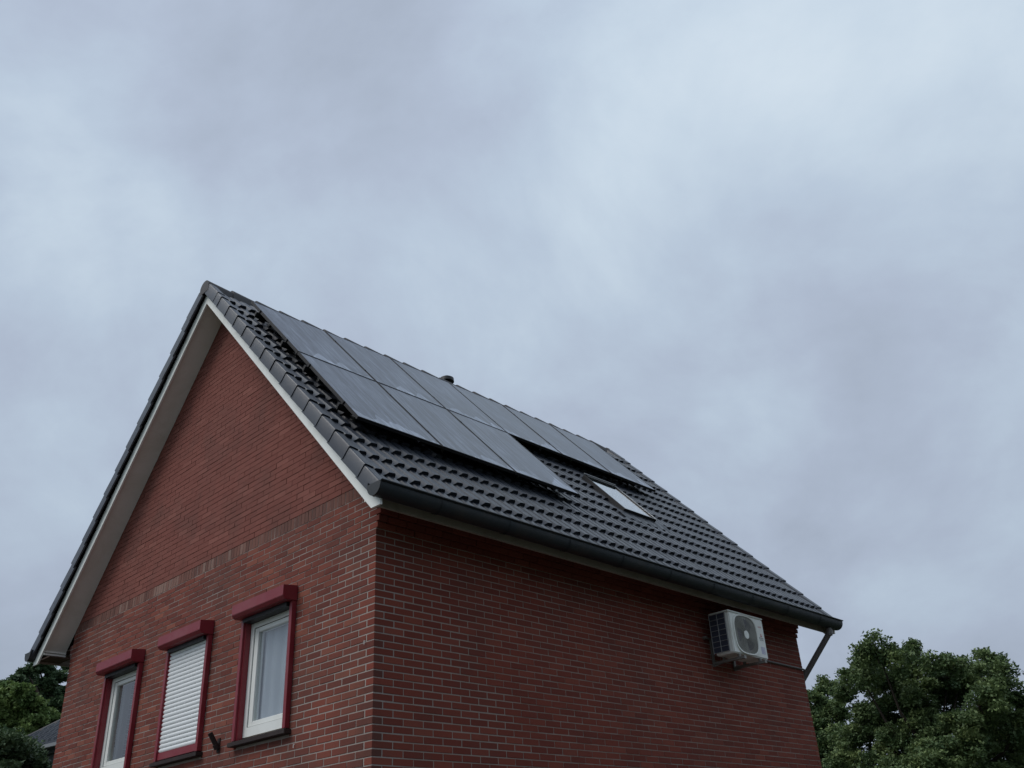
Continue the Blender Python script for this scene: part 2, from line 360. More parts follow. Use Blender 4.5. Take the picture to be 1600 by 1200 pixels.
for i in range(-59, 80):                                  # gable
    z0, z1 = Z0+i*H+J/2, Z0+(i+1)*H-J/2
    if i in (20, 21): continue
    up_ = i > 21; c = corb(i); full = i % 2 != 0
    hw = xlim(z1)
    if hw < .08: continue
    xr, xl = XR+hw, XR-hw; key = 'brick_up' if up_ else 'brick_low'; jz = .0018 if up_ else 0; JX = .0045 if up_ else J
    cuts = [0.] if full else [-.11]; x = cuts[0]
    while x > -W+.02: 
        cuts.append(max(x-BL, -W)); x = cuts[-1]
    zc = (z0+z1)/2
    for a, b in zip(cuts[1:], cuts[:-1]):
        lo = max(a, xl)+(JX*.5 if a > -W else 0); hi = min(b, xr)-(JX*.5 if b < 0 else 0)
        if b == 0. and hw >= W/2: hi = c
        segs = [(lo, hi)]
        for wx in WX:
            if z1 > OZ0-.02 and z0 < OZ1+.0:
                ns = []
                for s0, s1 in segs:
                    if s1 <= wx-OW or s0 >= wx+OW: ns.append((s0, s1)); continue
                    if s0 < wx-OW: ns.append((s0, wx-OW))
                    if s1 > wx+OW: ns.append((wx+OW, s1))
                segs = ns
        for s0, s1 in segs:
            if s1-s0 > .02: bricks.append(('gable', (s0, 0, z0-jz), (s1, .10 if b == 0. and full else .05, z1+jz), key))
x = XR+xlim(ZB1)-.005
while x > XR-xlim(ZB1)+.06:
    bricks.append(('gable', (x-.0535, 0, ZB0+J/2), (x, .05, ZB1-J/2), 'brick_band')); x -= .0605
# the bricks that show largest become parts, the rest is one part per wall
def area(a, b, wall):
    P = [(0 if wall == 'side' else x, y if wall == 'side' else 0, z) for x, y, z in (a, b, (b[0], b[1], a[2]))]
    q = [pix(p) for p in P]
    cx, cy = sum(t[0] for t in q)/3, sum(t[1] for t in q)/3
    if not (5 < cx < 1595 and 5 < cy < 1192): return 0
    return abs((q[1][0]-q[2][0]))*0+abs((q[0][0]-q[2][0])*(q[1][1]-q[2][1])-(q[0][1]-q[2][1])*(q[1][0]-q[2][0]))
ar = sorted(range(len(bricks)), key=lambda k: -area(bricks[k][1], bricks[k][2], bricks[k][0]))
single = set(k for k in [k for k in ar if bricks[k][0] == 'side'][:160])|set(k for k in [k for k in ar if bricks[k][0] == 'gable'][:140])
rest = {'side': MB(), 'gable': MB()}; keys = ['brick_low', 'brick_side', 'brick_up', 'brick_band']; cache = {}
for k, (wall, a, b, key) in enumerate(bricks):
    pr = random.uniform(-.0016, .0016)
    if wall == 'side': b = (b[0]+pr, b[1], b[2])
    else: a = (a[0], a[1]+pr, a[2])
    if k in single:
        d = tuple(round(q-p, 3) for p, q in zip(a, b)); kk = (d, key)
        if kk not in cache: cache[kk] = brick_mesh('brick', *d, M[key])
        ctr = Vector([(p+q)/2 for p, q in zip(a, b)])
        if len(cache) < 400:
            mw = Matrix.Translation(ctr) @ Matrix.Rotation(random.uniform(-.004, .004), 4, 'Y' if wall == 'gable' else 'X')
        link('brick', cache[kk], gable if wall == 'gable' else side, mw)
    else:
        t_ = random.uniform(.001, 1)
        if key == 'brick_band': t_ = random.uniform(.9, 1) if any(abs(a[0]-q) < w_ and random.random() < .6 for q, w_ in ((-2.5, .22), (-3.05, .10), (-4.0, .30), (-4.9, .35))) else random.uniform(.01, .8)
        rest[wall].box(a, b, keys.index(key), t_, .0012)
for wname, par in (('side', side), ('gable', gable)):
    o = link('brick_courses', rest[wname].mesh('brick_courses', [M[k] for k in keys]), par); tag(o, kind='stuff')

# ------------------------------------------------------------------ roof
mb = MB()
UA = ZA+.13/CS
mb.add([(XR, -OV+.02, UA), rp(5.2, -OV+.02, .13), rp(5.2, L+OV-.02, .13), (XR, L+OV-.02, UA), rp(5.2, -OV+.02, .13, -1), rp(5.2, L+OV-.02, .13, -1)],
       [(0, 1, 2, 3), (0, 3, 5, 4)])
roof = link('roof', mb.mesh('roof_underlay', M['black']), house)
PROF = [(0, 0), (.024, .001), (.044, .013), (.064, .031), (.127, .036), (.143, .026), (.15, 0)]
def tile_mesh(name):
    b = MB(); LN = .40; xs = []
    for k in range(2):
        for j, (x, z) in enumerate(PROF):
            if k and j == 0: continue
            xs.append((x+.15*k, z))
    n = len(xs)
    low = [(x, 0, .010+z*1.42) for x, z in xs]; upv = [(x, LN, -.012+z*.90) for x, z in xs]; sk = [(x, .008, -.006+z*.25) for x, z in xs]
    b.add(low+upv+sk, [(i, i+1, n+i+1, n+i) for i in range(n-1)]+[(2*n+i, 2*n+i+1, i+1, i) for i in range(n-1)])
    return b.mesh(name, M['tile'], smooth=38)
tm = tile_mesh('roof_tile')
NT, S0, GA = .190, .468, .345
under = MB(); tv = [v.co.copy() for v in tm.vertices]; tf = [tuple(p.vertices) for p in tm.polygons]
for k in range(15):
    s = S0+GA*k
    for c in range(27):
        y = -OV+.003+.2995*c; yc = y+.15
        if 4.55 < y+.02 and y+.30 < 5.38 and 2.70 < s-.3 and s < 3.55: continue
        hidden = (1 <= k <= 9 and 1 <= c <= 10) or (1 <= k <= 4 and 10 < c <= 21)
        mw = roof_matrix(s+random.uniform(-.004, .004), y+random.uniform(-.0015, .0015), NT+random.uniform(-.002, .002)) @ Matrix.Rotation(random.uniform(-.004, .004), 4, 'Y') @ Matrix.Rotation(random.uniform(-.004, .004), 4, 'Z')
        if hidden: under.add([mw @ v for v in tv], tf, 0, random.uniform(.001, 1))
        else: link('roof_tile', tm, roof, mw)
tag(link('roof_tiles_under_panels', under.mesh('tiles_hidden', M['tile'], smooth=38), roof), kind='stuff')
under = MB()
for k in range(15):
    for c in range(27):
        mw = roof_matrix(S0+GA*k, L+OV-.003-.2995*c, NT, -1); under.add([mw @ v for v in tv], tf, 0, random.uniform(.001, 1))
tag(link('roof_tiles_rear_slope', under.mesh('tiles_rear', M['tile'], smooth=38), roof), kind='stuff')
# verge tiles: a rounded shoulder and a skirt that covers the top of the barge board
def verge_mesh(sgn):
    b = MB(); LN = .375
    pr = [(.085, -.006), (.072, .024), (.050, .046), (-.034, .054), (-.046, .049), (-.050, .040), (-.050, -.092), (-.030, -.092)]
    n = len(pr); lo = [(sgn*(x-.004), 0, z+.010) for x, z in pr]; hi = [(sgn*(x+.004), LN, z-.006) for x, z in pr]
    inn = [(sgn*(x*.70+.002), .010, z*.55-.012) for x, z in pr]
    F = [(i, i+1, n+i+1, n+i) for i in range(n-1)]+[(2*n+i, 2*n+i+1, i+1, i) for i in range(n-1)]
    if sgn < 0: F = [f[::-1] for f in F]
    b.add(lo+hi+inn, F); return b.mesh('verge_tile', M['tile'], smooth=24)
vm = {1: verge_mesh(1), -1: verge_mesh(-1)}
for sd_ in (1, -1):
    for k in range(-1, 15):
        for y, e in ((-OV-.012, 1), (L+OV+.012, -1)):
            link('verge_tile', vm[e*sd_], roof, roof_matrix(max(S0+GA*k, .30)+.005+random.uniform(-.004, .004), y, NT+.006+random.uniform(-.002, .002), sd_) @ Matrix.Rotation(random.uniform(-.006, .006), 4, 'Z'))
# ridge tiles
def ridge_mesh():
    b = MB(); n = 10; V = []
    for yy, r, dz in ((0, .112, .006), (.05, .110, .004), (.41, .098, -.008)):
        for i in range(n+1):
            a = math.pi*i/n; V.append((math.cos(a)*r, yy, math.sin(a)*r+dz if 0 < i < n else -.075+dz))
    m_ = n+1; F = [(j*m_+i, j*m_+i+1, (j+1)*m_+i+1, (j+1)*m_+i) for j in range(2) for i in range(n)]
    F.append(tuple(range(m_-1, -1, -1)))
    b.add(V, [f[::-1] for f in F]); return b.mesh('ridge_tile', M['ridge'], smooth=35)
rm = ridge_mesh(); y = -OV-.06; first = True
ZRC = 8.642
while y < L+OV-.2:
    link('ridge_tile', rm, roof, Matrix.Translation((XR, y, ZRC+random.uniform(-.003, .003))) @ Matrix.Rotation(random.uniform(-.008, .008), 4, 'Z')); y += .365
mb = MB(); mb.tube((XR, L+OV+.01, ZRC), (XR, L+OV+.05, ZRC), .105, n=16); link('ridge_end', mb.mesh('ridge_end', M['ridge']), roof)
# vent cap behind the ridge
mb = MB(); vc = Vector((XR-.33, 4.14, 8.50))
mb.tube(vc, vc+Vector((0, 0, .52)), .055); mb.tube(vc+Vector((0, 0, .50)), vc+Vector((0, 0, .56)), .12, .115, n=18); mb.tube(vc+Vector((0, 0, .56)), vc+Vector((0, 0, .60)), .115, .05, n=18)
link('vent_cap', mb.mesh('vent_cap', M['black'], smooth=40), roof)

# barge boards, verge soffits
for yf, tg in ((-OV, 'front'), (L+OV-.022, 'rear')):
    for sd_ in (1, -1):
        a, b_ = rp(0, 0, 0, sd_), rp(0, 0, .15, sd_)
        zt = 4.605; foot = XR+sd_*(3.24+.442); zb = 4.545
        q = [(XR, ZA), (XR+sd_*(3.24+.315), zb), (foot, zb), (foot, zt), (XR+sd_*((.125-(zt-ZA)*CS)/SN), zt), (XR, ZA+.125/CS)]
        mb = MB(); mb.prism(q if sd_ > 0 else q[::-1], 'y', yf, yf+.022); link('barge_board', mb.mesh('barge_board', M['white'], recalc=True), house)
for y0, y1 in ((-OV+.0225, -.002), (L+.002, L+OV-.0225)):
    for sd_ in (1, -1):
        mb = MB(); A = [rp(s, yy, n, sd_) for yy in (y0, y1) for s, n in ((-.012 if n_ < .03 else -.02, n_) if e == 0 else (5.13, n_) for e in (0, 1) for n_ in (.018, .034))]
        # order: y0:(top lo, top hi, foot lo, foot hi), y1: same
        mb.add(A, [(0, 2, 6, 4), (1, 5, 7, 3), (0, 1, 3, 2), (4, 6, 7, 5), (2, 3, 7, 6), (0, 4, 5, 1)])
        sf = link('verge_soffit', mb.mesh('verge_soffit', M['soffit'], recalc=True), house)
        e0, e1 = rp(5.06, 0, .017, sd_), rp(5.13, 0, -.012, sd_)
        mb = MB(); mb.box((min(e0.x, e1.x), y0+.001, e1.z), (max(e0.x, e1.x), y1-.001, e1.z+.022)); mb.box((min(e0.x, e1.x)-.004, y0+.001, e1.z+.035), (max(e0.x, e1.x), y1-.001, e1.z+.055)); link('soffit_trim', mb.mesh('soffit_trim', M['soffit']), house)
# eaves: fascia, soffit and gutter on both sides
for sd_ in (1, -1):
    def X(x): return XR+sd_*(3.24+x)
    mb = MB(); xa, xb = sorted((X(.335), X(.36))); mb.box((xa, -OV+.023, 4.562), (xb, L+OV-.023, 4.80)); link('fascia_board', mb.mesh('fascia', M['fascia']), house)
    mb = MB(); xa, xb = sorted((X(.001), X(.334))); mb.box((xa, .002, 4.712), (xb, L-.002, 4.735)); link('eave_soffit', mb.mesh('eave_soffit', M['darkwood']), house)
    if sd_ < 0:
        mb = MB(); mb.box((X(.334), -OV+.024, 4.585), (X(.001), -.003, 4.60)); link('eave_end_board', mb.mesh('eave_end', M['darkwood']), house)
    mb = MB(); n = 12; RG = .092; xc, zc = .462, 4.690; V = []; ys = np.arange(-OV-.085, L+OV+.05, .5).tolist()+[L+OV+.055]
    prof = [(.372, 4.735), (xc-RG, zc)]+[(xc-RG*math.cos(math.pi*i/n), zc-RG*math.sin(math.pi*i/n)*1.03) for i in range(1, n)]+[(xc+RG, zc), (xc+RG+.002, 4.708), (xc+RG+.018, 4.716), (xc+RG+.022, 4.708), (xc+RG+.012, 4.700)]
    m_ = len(prof)
    for yy in ys: V += [(X(x), yy, z) for x, z in prof]
    mb.add(V, [(j*m_+i, j*m_+i+1, (j+1)*m_+i+1, (j+1)*m_+i) for j in range(len(ys)-1) for i in range(m_-1)])
    g = link('gutter', mb.mesh('gutter', M['zinc'], smooth=50, recalc=True), house)
    for yy in (ys[0], ys[-1]):
        mb = MB(); mb.prism([(X(x), z) for x, z in [(xc-RG, 4.709)]+prof[1:n+2]+[(xc+RG, 4.709)]], 'y', yy-.004, yy+.006); link('gutter_end_cap', mb.mesh('end_cap', M['zinc'], recalc=True), g)
    yy = .32
    while yy < L:
        mb = MB(); w = .013; P2 = [(xc+(RG+.006)*-math.cos(math.pi*i/n), zc-(RG+.006)*math.sin(math.pi*i/n)*1.03) for i in range(n+1)]
        mb.add([(X(x), yy+t, z) for t in (-w, w) for x, z in P2], [(i, i+1, n+2+i, n+1+i) for i in range(n)]); link('gutter_seam', mb.mesh('seam', M['zinc'], smooth=True, recalc=True), g); yy += .86
# rear downpipe: swan neck from the gutter outlet back round the far corner
pts = [Vector((.445, L+.12, 4.64)), Vector((.440, L+.12, 4.53)), Vector((-.11, L+.10, 3.955)), Vector((-.135, L+.08, 3.8)), Vector((-.135, L+.08, .1))]
mb = MB()
for a, b in zip(pts, pts[1:]): mb.tube(a, b, .040, n=14)
for p_ in pts[1:4]: bm_ = p_; mb.tube(bm_+Vector((0, 0, .035)), bm_-Vector((0, 0, .035)), .0405, n=14)
mb.tube(pts[0]+Vector((0, 0, -.06)), pts[0]+Vector((0, 0, -.13)), .046, n=14)
link('downpipe', mb.mesh('downpipe', M['pipe'], smooth=40), house)

# ------------------------------------------------------------------ windows, shutters, sills
def ring(mb, x0, x1, z0, z1, wl, wb, wt, ya, yb):          # rectangular frame in the gable plane, four butted bars
    mb.box((x0, ya, z0), (x0+wl, yb, z1)); mb.box((x1-wl, ya, z0), (x1, yb, z1))
    mb.box((x0+wl, ya, z0), (x1-wl, yb, z0+wb)); mb.box((x0+wl, ya, z1-wt), (x1-wl, yb, z1))
def bev(me, off=.004):
    bm = bmesh.new(); bm.from_mesh(me); bmesh.ops.remove_doubles(bm, verts=bm.verts, dist=.00001)
    bmesh.ops.bevel(bm, geom=[e for e in bm.edges if len(e.link_faces) == 2 and e.calc_face_angle(0) > .5], offset=off, segments=2, affect='EDGES'); bm.to_mesh(me); bm.free(); return me
for k, wx in enumerate(WX):
    xa, xb = wx-OW, wx+OW
    mb = MB(); ring(mb, xa+.001, xb-.001, OZ0+.03, OZ1-.001, .105, .085, .10, .030, .115)
    win = link('window', mb.mesh('window_frame', M['upvc']), house)
    mb = MB(); ring(mb, xa+.106, xb-.106, OZ0+.116, OZ1-.102, .072, .050, .050, .042, .108); link('sash', bev(mb.mesh('sash', M['upvc']), .006), win)
    mb = MB(); ring(mb, xa+.098, xb-.098, OZ0+.108, OZ1-.094, .010, .010, .010, .0415, .10); link('gasket', mb.mesh('gasket', M['black']), win)
    mb = MB(); mb.box((xa+.17, .060, OZ0+.16), (xb-.17, .064, OZ1-.146)); link('pane', mb.mesh('pane', M['glass']), win)
    mb = MB(); mb.box((wx-.485, -.075, 2.935), (wx+.485, .029, 2.975)); link('window_sill', bev(mb.mesh('sill', M['sill'])), house)
    # roller shutter: box with a chamfered underside, two guide rails
    mb = MB(); hw = .462
    mb.prism([(-.165, 4.272), (-.165, 4.172), (-.138, 4.138), (-.004, 4.138), (-.004, 4.290)], 'x', wx-hw, wx+hw)
    sh = link('roller_shutter', bev(mb.mesh('shutter_box', M['maroon'], recalc=True), .003), house)
    for e in (-1, 1):
        x0, x1 = sorted((wx+e*.405, wx+e*.455)); mb = MB(); mb.box((x0, -.052, 2.985), (x1, -.003, 4.137)); i0, i1 = sorted((wx+e*.388, wx+e*.4385)); mb.box((i0, -.03, 2.988), (i1, .0295, 4.1365)); link('guide_rail', bev(mb.mesh('guide_rail', M['maroon']), .003), sh)
    mb = MB(); mb.box((wx-.386, -.075, 4.098), (wx+.386, .029, 4.1375)); link('shutter_slot', mb.mesh('slot', M['black']), sh)
    if k == 1:
        z = 3.068; sm = None
        while z < 4.13:
            if sm is None:
                b = MB(); pr = [(.006, 0), (-.002, .003), (-.007, .012), (-.0075, .026), (-.004, .037), (.002, .0415), (.006, .0415)]
                b.prism(pr, 'x', -.402, .402); sm = b.mesh('slat', M['slat'], smooth=40, recalc=True)
            link('slat', sm, sh, Matrix.Translation((wx, -.024, z))); z += .0435
        mb = MB(); mb.box((wx-.404, -.036, 2.992), (wx+.404, -.012, 3.066)); link('bottom_bar', bev(mb.mesh('bottom_bar', M['maroon'])), sh)
        mb = MB(); mb.box((wx-.404, -.008, 3.0), (wx+.404, -.002, 4.13)); link('shutter_backing', mb.mesh('backing', M['black']), sh)
# curtains behind the panes
def curtain(name, x0, x1, y, amp, per, m, label):
    n = 60; V = []; F = []
    for i in range(n+1):
        x = x0+(x1-x0)*i/n; w = math.sin((x-x0)/per*2*math.pi)*amp+math.sin((x-x0)/per*3.3+1)*amp*.5
        V += [(x, y+w, 2.75), (x, y+w*.8, 4.12), (x, y+w+.006, 2.75), (x, y+w*.8+.006, 4.12)]
    for i in range(n): a = 4*i; F += [(a, a+4, a+5, a+1), (a+2, a+3, a+7, a+6)]
    b = MB(); b.add(V, F); tag(link(name, b.mesh(name, m, smooth=True)), label, 'curtain')
curtain('curtain', WX[0]-.315, WX[0]+.40, .112, .012, .17, M['curtain'], 'pale net curtain behind the window nearest the house corner')
curtain('curtain', WX[0]-.435, WX[0]-.32, .125, .012, .07, M['curtain_dark'], 'dark bunched curtain in the window nearest the house corner')
curtain('curtain', WX[2]-.435, WX[2]-.19, .125, .012, .08, M['curtain_dark'], 'dark curtain behind the window at the left edge of the gable')
# flagpole holder
mb = MB(); p0 = Vector((-2.415, -.012, 2.965)); mb.tube(p0, Vector((-2.425, -.105, 3.105)), .024, n=14); mb.tube(p0+Vector((0, -.004, .0)), p0+Vector((0, -.03, .038)), .030, n=14)
fh = tag(link('flagpole_holder', mb.mesh('holder_tube', M['sill'], smooth=40)), 'small dark metal flagpole holder on the gable between two windows', 'flagpole holder')
mb = MB(); mb.box((-2.437, -.012, 2.93), (-2.393, -.001, 3.06)); link('wall_plate', mb.mesh('wall_plate', M['sill']), fh)
# little wall hooks of white metal near the corner
for x, z in ((-.115, 3.535), (-1.10, 2.83)):
    mb = MB(); mb.tube((x, -.001, z+.006), (x, -.016, z+.004), .0025, n=8); mb.tube((x, -.016, z-.024), (x, -.016, z+.008), .003, n=8)
    tag(link('wall_hook', mb.mesh('wall_hook', M['white'])), 'tiny white metal hook on the gable near the corner' if x > -.5 else 'tiny white metal hook on the gable below the right window', 'hook')

# ------------------------------------------------------------------ skylight (part of the house)
SY0, SY1, SS0, SS1 = 4.60, 5.30, 2.62, 3.58
sw, shh = SY1-SY0, SS1-SS0; mw = roof_matrix(SS1, SY0, 0)
def rbox(mb, x0, x1, y0, y1, z0, z1): mb.box((x0, y0, z0), (x1, y1, z1))
mb = MB(); f = .034
rbox(mb, 0, f, 0, shh, .17, .285); rbox(mb, sw-f, sw, 0, shh, .17, .285); rbox(mb, f, sw-f, 0, f, .17, .283); rbox(mb, f, sw-f, shh-.07, shh, .17, .30)
skl = link('skylight', bev(mb.mesh('skylight_frame', M['black']), .006), roof, mw)
mb = MB(); rbox(mb, f+.001, sw-f-.001, f+.001, shh-.071, .270, .277); link('skylight_pane', mb.mesh('skylight_pane', M['skyglass']), skl, mw)
mb = MB(); rbox(mb, f+.001, sw-f-.001, f+.001, shh-.071, .258, .263); link('skylight_brightener', mb.mesh('skylight_brightener', M['brightener']), skl, mw)  # pale sheet added under the glass to brighten the pane
mb = MB(); rbox(mb, sw-.012, sw+.006, -.01, shh, .286, .294); rbox(mb, .015, sw-.015, .0, .014, .284, .290); rbox(mb, .0, sw, shh-.010, shh+.008, .301, .309)
link('skylight_edge_glint', mb.mesh('skylight_edge_glint', M['rail']), skl, mw)  # bright strips put on as the highlights of the frame edges
mb = MB(); n = 14
V = [];  # dressed lead apron below the skylight
for i in range(n*3+1):
    x = -.16+(sw+.32)*i/(n*3); V += [(x, -.20+.012*math.sin(i*1.3), .236+.012*math.cos(i*.9)), (x, .0, .250), ]
mb.add(V, [(2*i, 2*i+2, 2*i+3, 2*i+1) for i in range(n*3)]); link('skylight_apron', mb.mesh('apron', M['tile'], smooth=True), skl, mw)

# ------------------------------------------------------------------ solar panels
PN, PT, PW, PH, PG = .362, .035, 1.093, 1.705, .018
SP0, YP0 = .525, -.012
def panel_meshes():
    g = MB(); g.box((.009, .009, -.012), (PW-.009, PH-.009, -.003)); f = MB(); w = .010
    f.box((0, 0, -PT), (w, PH, 0)); f.box((PW-w, 0, -PT), (PW, PH, 0)); f.box((w, 0, -PT), (PW-w, w, 0)); f.box((w, PH-w, -PT), (PW-w, PH, 0)); f.box((w, w, -PT), (PW-w, PH-w, -PT+.004))
    c = MB(); c.box((-.014, -.02, -.02), (.004, .02, .004)); c.box((-.011, -.012, -.075), (-.004, .012, -.02))
    return g.mesh('panel_glass', M['panel']), f.mesh('panel_frame', M['black']), c.mesh('panel_clamp', M['black'])
gm, fm, cm = panel_meshes()
ordn = ['first', 'second', 'third', 'fourth', 'fifth', 'sixth']
for row, ncol in ((0, 6), (1, 3)):
    for c in range(ncol):
        lo = SP0+PH+(PH+PG)*row; mw = roof_matrix(lo, YP0+(PW+PG)*c, PN+random.uniform(-.002, .002)) @ Matrix.Rotation(random.uniform(-.0015, .0015), 4, 'Z')
        lab = f'{ordn[c]} black solar panel from the gable in the upper row of six' if row == 0 else f'{ordn[c]} black solar panel from the gable in the lower row of three'
        t = tag(link('solar_panel', fm, None, mw), lab, 'solar panel', 'solar panels on the roof')
        link('panel_glass', gm, t, mw)
        for yy in (.36, 1.34):
            link('clamp', cm, t, mw @ Matrix.Translation((0, yy, 0)))
for row, ncol in ((0, 6), (1, 3)):
    for q in (.36, 1.34):
        lo = SP0+PH+(PH+PG)*row-q; mw = roof_matrix(lo, YP0-.045, PN-PT-.047); mb = MB(); mb.box((0, -.02, 0), ((PW+PG)*ncol+.07, .02, .045))
        mb.box((.008, -.012, -.028), ((PW+PG)*ncol+.062, .012, -.001))
        r_ = tag(link('mounting_rail', mb.mesh('mounting_rail', M['black']), None, mw), ('upper' if q > 1 else 'lower')+' black mounting rail under the '+('upper' if row == 0 else 'lower')+' row of solar panels', 'rail', 'solar mounting rails')
        x = .22
        while x < (PW+PG)*ncol:
            b = MB(); b.box((x, -.03, -.11), (x+.035, .02, -.029)); link('roof_hook', b.mesh('roof_hook', M['rail']), r_, mw); x += 1.2

# ------------------------------------------------------------------ air conditioner
AX0, AX1, AY0, AY1, AZ0, AZ1 = .125, .405, 5.05, 5.835, 3.968, 4.476
ac = thing('air_conditioner', 'white outdoor air conditioner unit hung on the brick side wall under the gutter', 'air conditioner', ((AX0+AX1)/2, (AY0+AY1)/2, AZ0))
mb = MB(); mb.box((AX0+.02, AY0+.012, AZ0), (AX1, AY1, AZ1-.012)); me = bev(mb.mesh('casing', M['ac']), .012); link('casing', me, ac)
mb = MB(); mb.box((AX0+.005, AY0-.004, AZ1-.012), (AX1+.006, AY1+.004, AZ1+.004)); link('top_plate', bev(mb.mesh('top_plate', M['ac']), .004), ac)
# side coil behind a wire guard
mb = MB(); mb.box((AX0, AY0+.004, AZ0+.03), (AX1-.055, AY0+.011, AZ1-.02)); link('coil', mb.mesh('coil', M['ac_dark']), ac)
mb = MB()
for z in np.linspace(AZ0+.03, AZ1-.02, 8): mb.tube((AX0, AY0-.002, z), (AX1-.05, AY0-.002, z), .0032, n=6)
for x in (AX0+.004, AX0+.115, AX1-.055): mb.tube((x, AY0-.003, AZ0+.02), (x, AY0-.003, AZ1-.015), .0045, n=6)
link('coil_guard', mb.mesh('coil_guard', M['ac_wire']), ac)
# fan opening: superellipse recess, rings of grille bars and a hub
FY, FZ, FR = AY0+.335, AZ0+.248, .232
def sq(a, r, e=3.2):
    c, s = math.cos(a), math.sin(a); return (abs(c)**(2/e)*math.copysign(1, c)*r*1.12, abs(s)**(2/e)*math.copysign(1, s)*r)
n = 48; xf = AX1
mb = MB(); V = []
for r, x in ((FR+.010, xf+.001), (FR+.008, xf+.014), (FR-.006, xf+.014), (FR-.010, xf+.004)):
    V += [(x, FY+sq(2*math.pi*i/n, r)[0], FZ+sq(2*math.pi*i/n, r)[1]) for i in range(n)]
mb.add(V, [(j*n+i, j*n+(i+1) % n, (j+1)*n+(i+1) % n, (j+1)*n+i) for j in range(3) for i in range(n)]); link('fan_rim', mb.mesh('fan_rim', M['ac'], smooth=40, recalc=True), ac)
mb = MB(); mb.add([(xf+.0025, FY+sq(2*math.pi*i/n, FR-.006)[0], FZ+sq(2*math.pi*i/n, FR-.006)[1]) for i in range(n)], [tuple(range(n))]); link('fan_recess', mb.mesh('fan_recess', M['ac_fan']), ac)
mb = MB()
for i in range(72):
    a = 2*math.pi*i/72; q = sq(a, FR-.008); mb.tube((xf+.009, FY+.05*math.cos(a), FZ+.05*math.sin(a)), (xf+.006, FY+q[0]*.985, FZ+q[1]*.985), .0016, n=4, cap=False)
for r in (.085, .125, .165, .195):
    for i in range(40):
        a, b = 2*math.pi*i/40, 2*math.pi*(i+1)/40; mb.tube((xf+.009, FY+r*math.cos(a), FZ+r*math.sin(a)), (xf+.009, FY+r*math.cos(b), FZ+r*math.sin(b)), .0014, n=4, cap=False)
link('fan_grille', mb.mesh('fan_grille', M['ac_fan']), ac)
mb = MB()
for i in range(3):                                  # blades behind the grille, at rest
    a0 = 2.1*i+.4; V = []
    for j in range(7):
        a = a0+.16*j; V += [(xf+.0032, FY+.05*math.cos(a), FZ+.05*math.sin(a)), (xf+.0036, FY+.19*math.cos(a+.25), FZ+.19*math.sin(a+.25))]
    mb.add(V, [(2*j, 2*j+2, 2*j+3, 2*j+1) for j in range(6)])
link('fan_blades', mb.mesh('fan_blades', M['ink']), ac)
mb = MB(); mb.tube((xf+.004, FY, FZ), (xf+.014, FY, FZ), .052, .050, n=28); link('fan_hub', mb.mesh('fan_hub', M['ac'], smooth=30), ac)
# printed marks on the front
def diamond(mb, cy, cz, s, ang):
    # rhombus with one tip at the centre, pointing along ang
    u = Vector((math.cos(ang), math.sin(ang))); w = Vector((-u.y, u.x)); P = [Vector((0, 0)), u*s*.866+w*s*.5, u*s*1.732, u*s*.866-w*s*.5]
    mb.add([(xf+.0022, cy+p.x, cz+p.y) for p in P], [(0, 1, 2, 3)])
MY = AY0+.695
mb = MB()
for a in (90, 210, 330): diamond(mb, MY, AZ0+.285, .0155, R(a))
link('emblem', mb.mesh('emblem', M['red'], recalc=True), ac)
def text(name, s, y, z, size, m):
    cu = bpy.data.curves.new(name, 'FONT'); cu.body = s; cu.size = size; cu.align_x = 'CENTER'; cu.offset = size*.012
    t = bpy.data.objects.new('t', cu); COL.objects.link(t); dg = bpy.context.evaluated_depsgraph_get(); me = bpy.data.meshes.new_from_object(t.evaluated_get(dg)); bpy.data.objects.remove(t)
    me.materials.clear(); me.materials.append(m)
    me.transform(Matrix(((0, 0, 1, xf+.0022), (1, 0, 0, y), (0, 1, 0, z), (0, 0, 0, 1)))); link(name, me, ac)
text('lettering', 'MITSUBISHI', MY, AZ0+.245, .021, M['ink']); text('lettering', 'ELECTRIC', MY, AZ0+.222, .021, M['ink']); text('lettering', 'INVERTER', MY, AZ0+.385, .019, M['red'])
mb = MB(); mb.box((xf+.0005, MY-.048, AZ0+.055), (xf+.0018, MY+.045, AZ0+.145)); stk = link('sticker', mb.mesh('sticker', M['sticker']), ac)
mb = MB()
for k in range(5): mb.box((xf+.0019, MY-.040, AZ0+.064+k*.016), (xf+.0024, MY-.040+.03+.012*((k*3) % 4), AZ0+.072+k*.016))
link('sticker_print', mb.mesh('sticker_print', M['sticker_print']), ac)
for y in (5.20, 5.665):
    mb = MB(); mb.box((.003, y-.02, 3.885), (.022, y+.02, 4.23)); mb.box((.023, y-.02, 3.905), (.45, y+.02, 3.935)); mb.box((.451, y-.022, 3.902), (.458, y+.022, 3.938))
    mb.add([(.023, y-.003, 3.886), (.16, y-.003, 3.904), (.023, y-.003, 3.904), (.023, y+.003, 3.886), (.16, y+.003, 3.904), (.023, y+.003, 3.904)], [(0, 1, 2), (3, 5, 4), (0, 3, 4, 1), (1, 4, 5, 2), (2, 5, 3, 0)])
    for xx in (.16, .38): mb.tube((xx, y, 3.936), (xx, y, 3.967), .02, n=10)
    link('bracket', mb.mesh('bracket', M['steel'], recalc=True), ac)
mb = MB(); mb.tube((.03, 5.03, 4.215), (.03, 5.18, 4.215), .012, n=10); mb.tube((.002, 5.06, 4.215), (.05, 5.06, 4.215), .02, n=10); link('cable_clip', mb.mesh('cable_clip', M['steel'], smooth=40), ac)
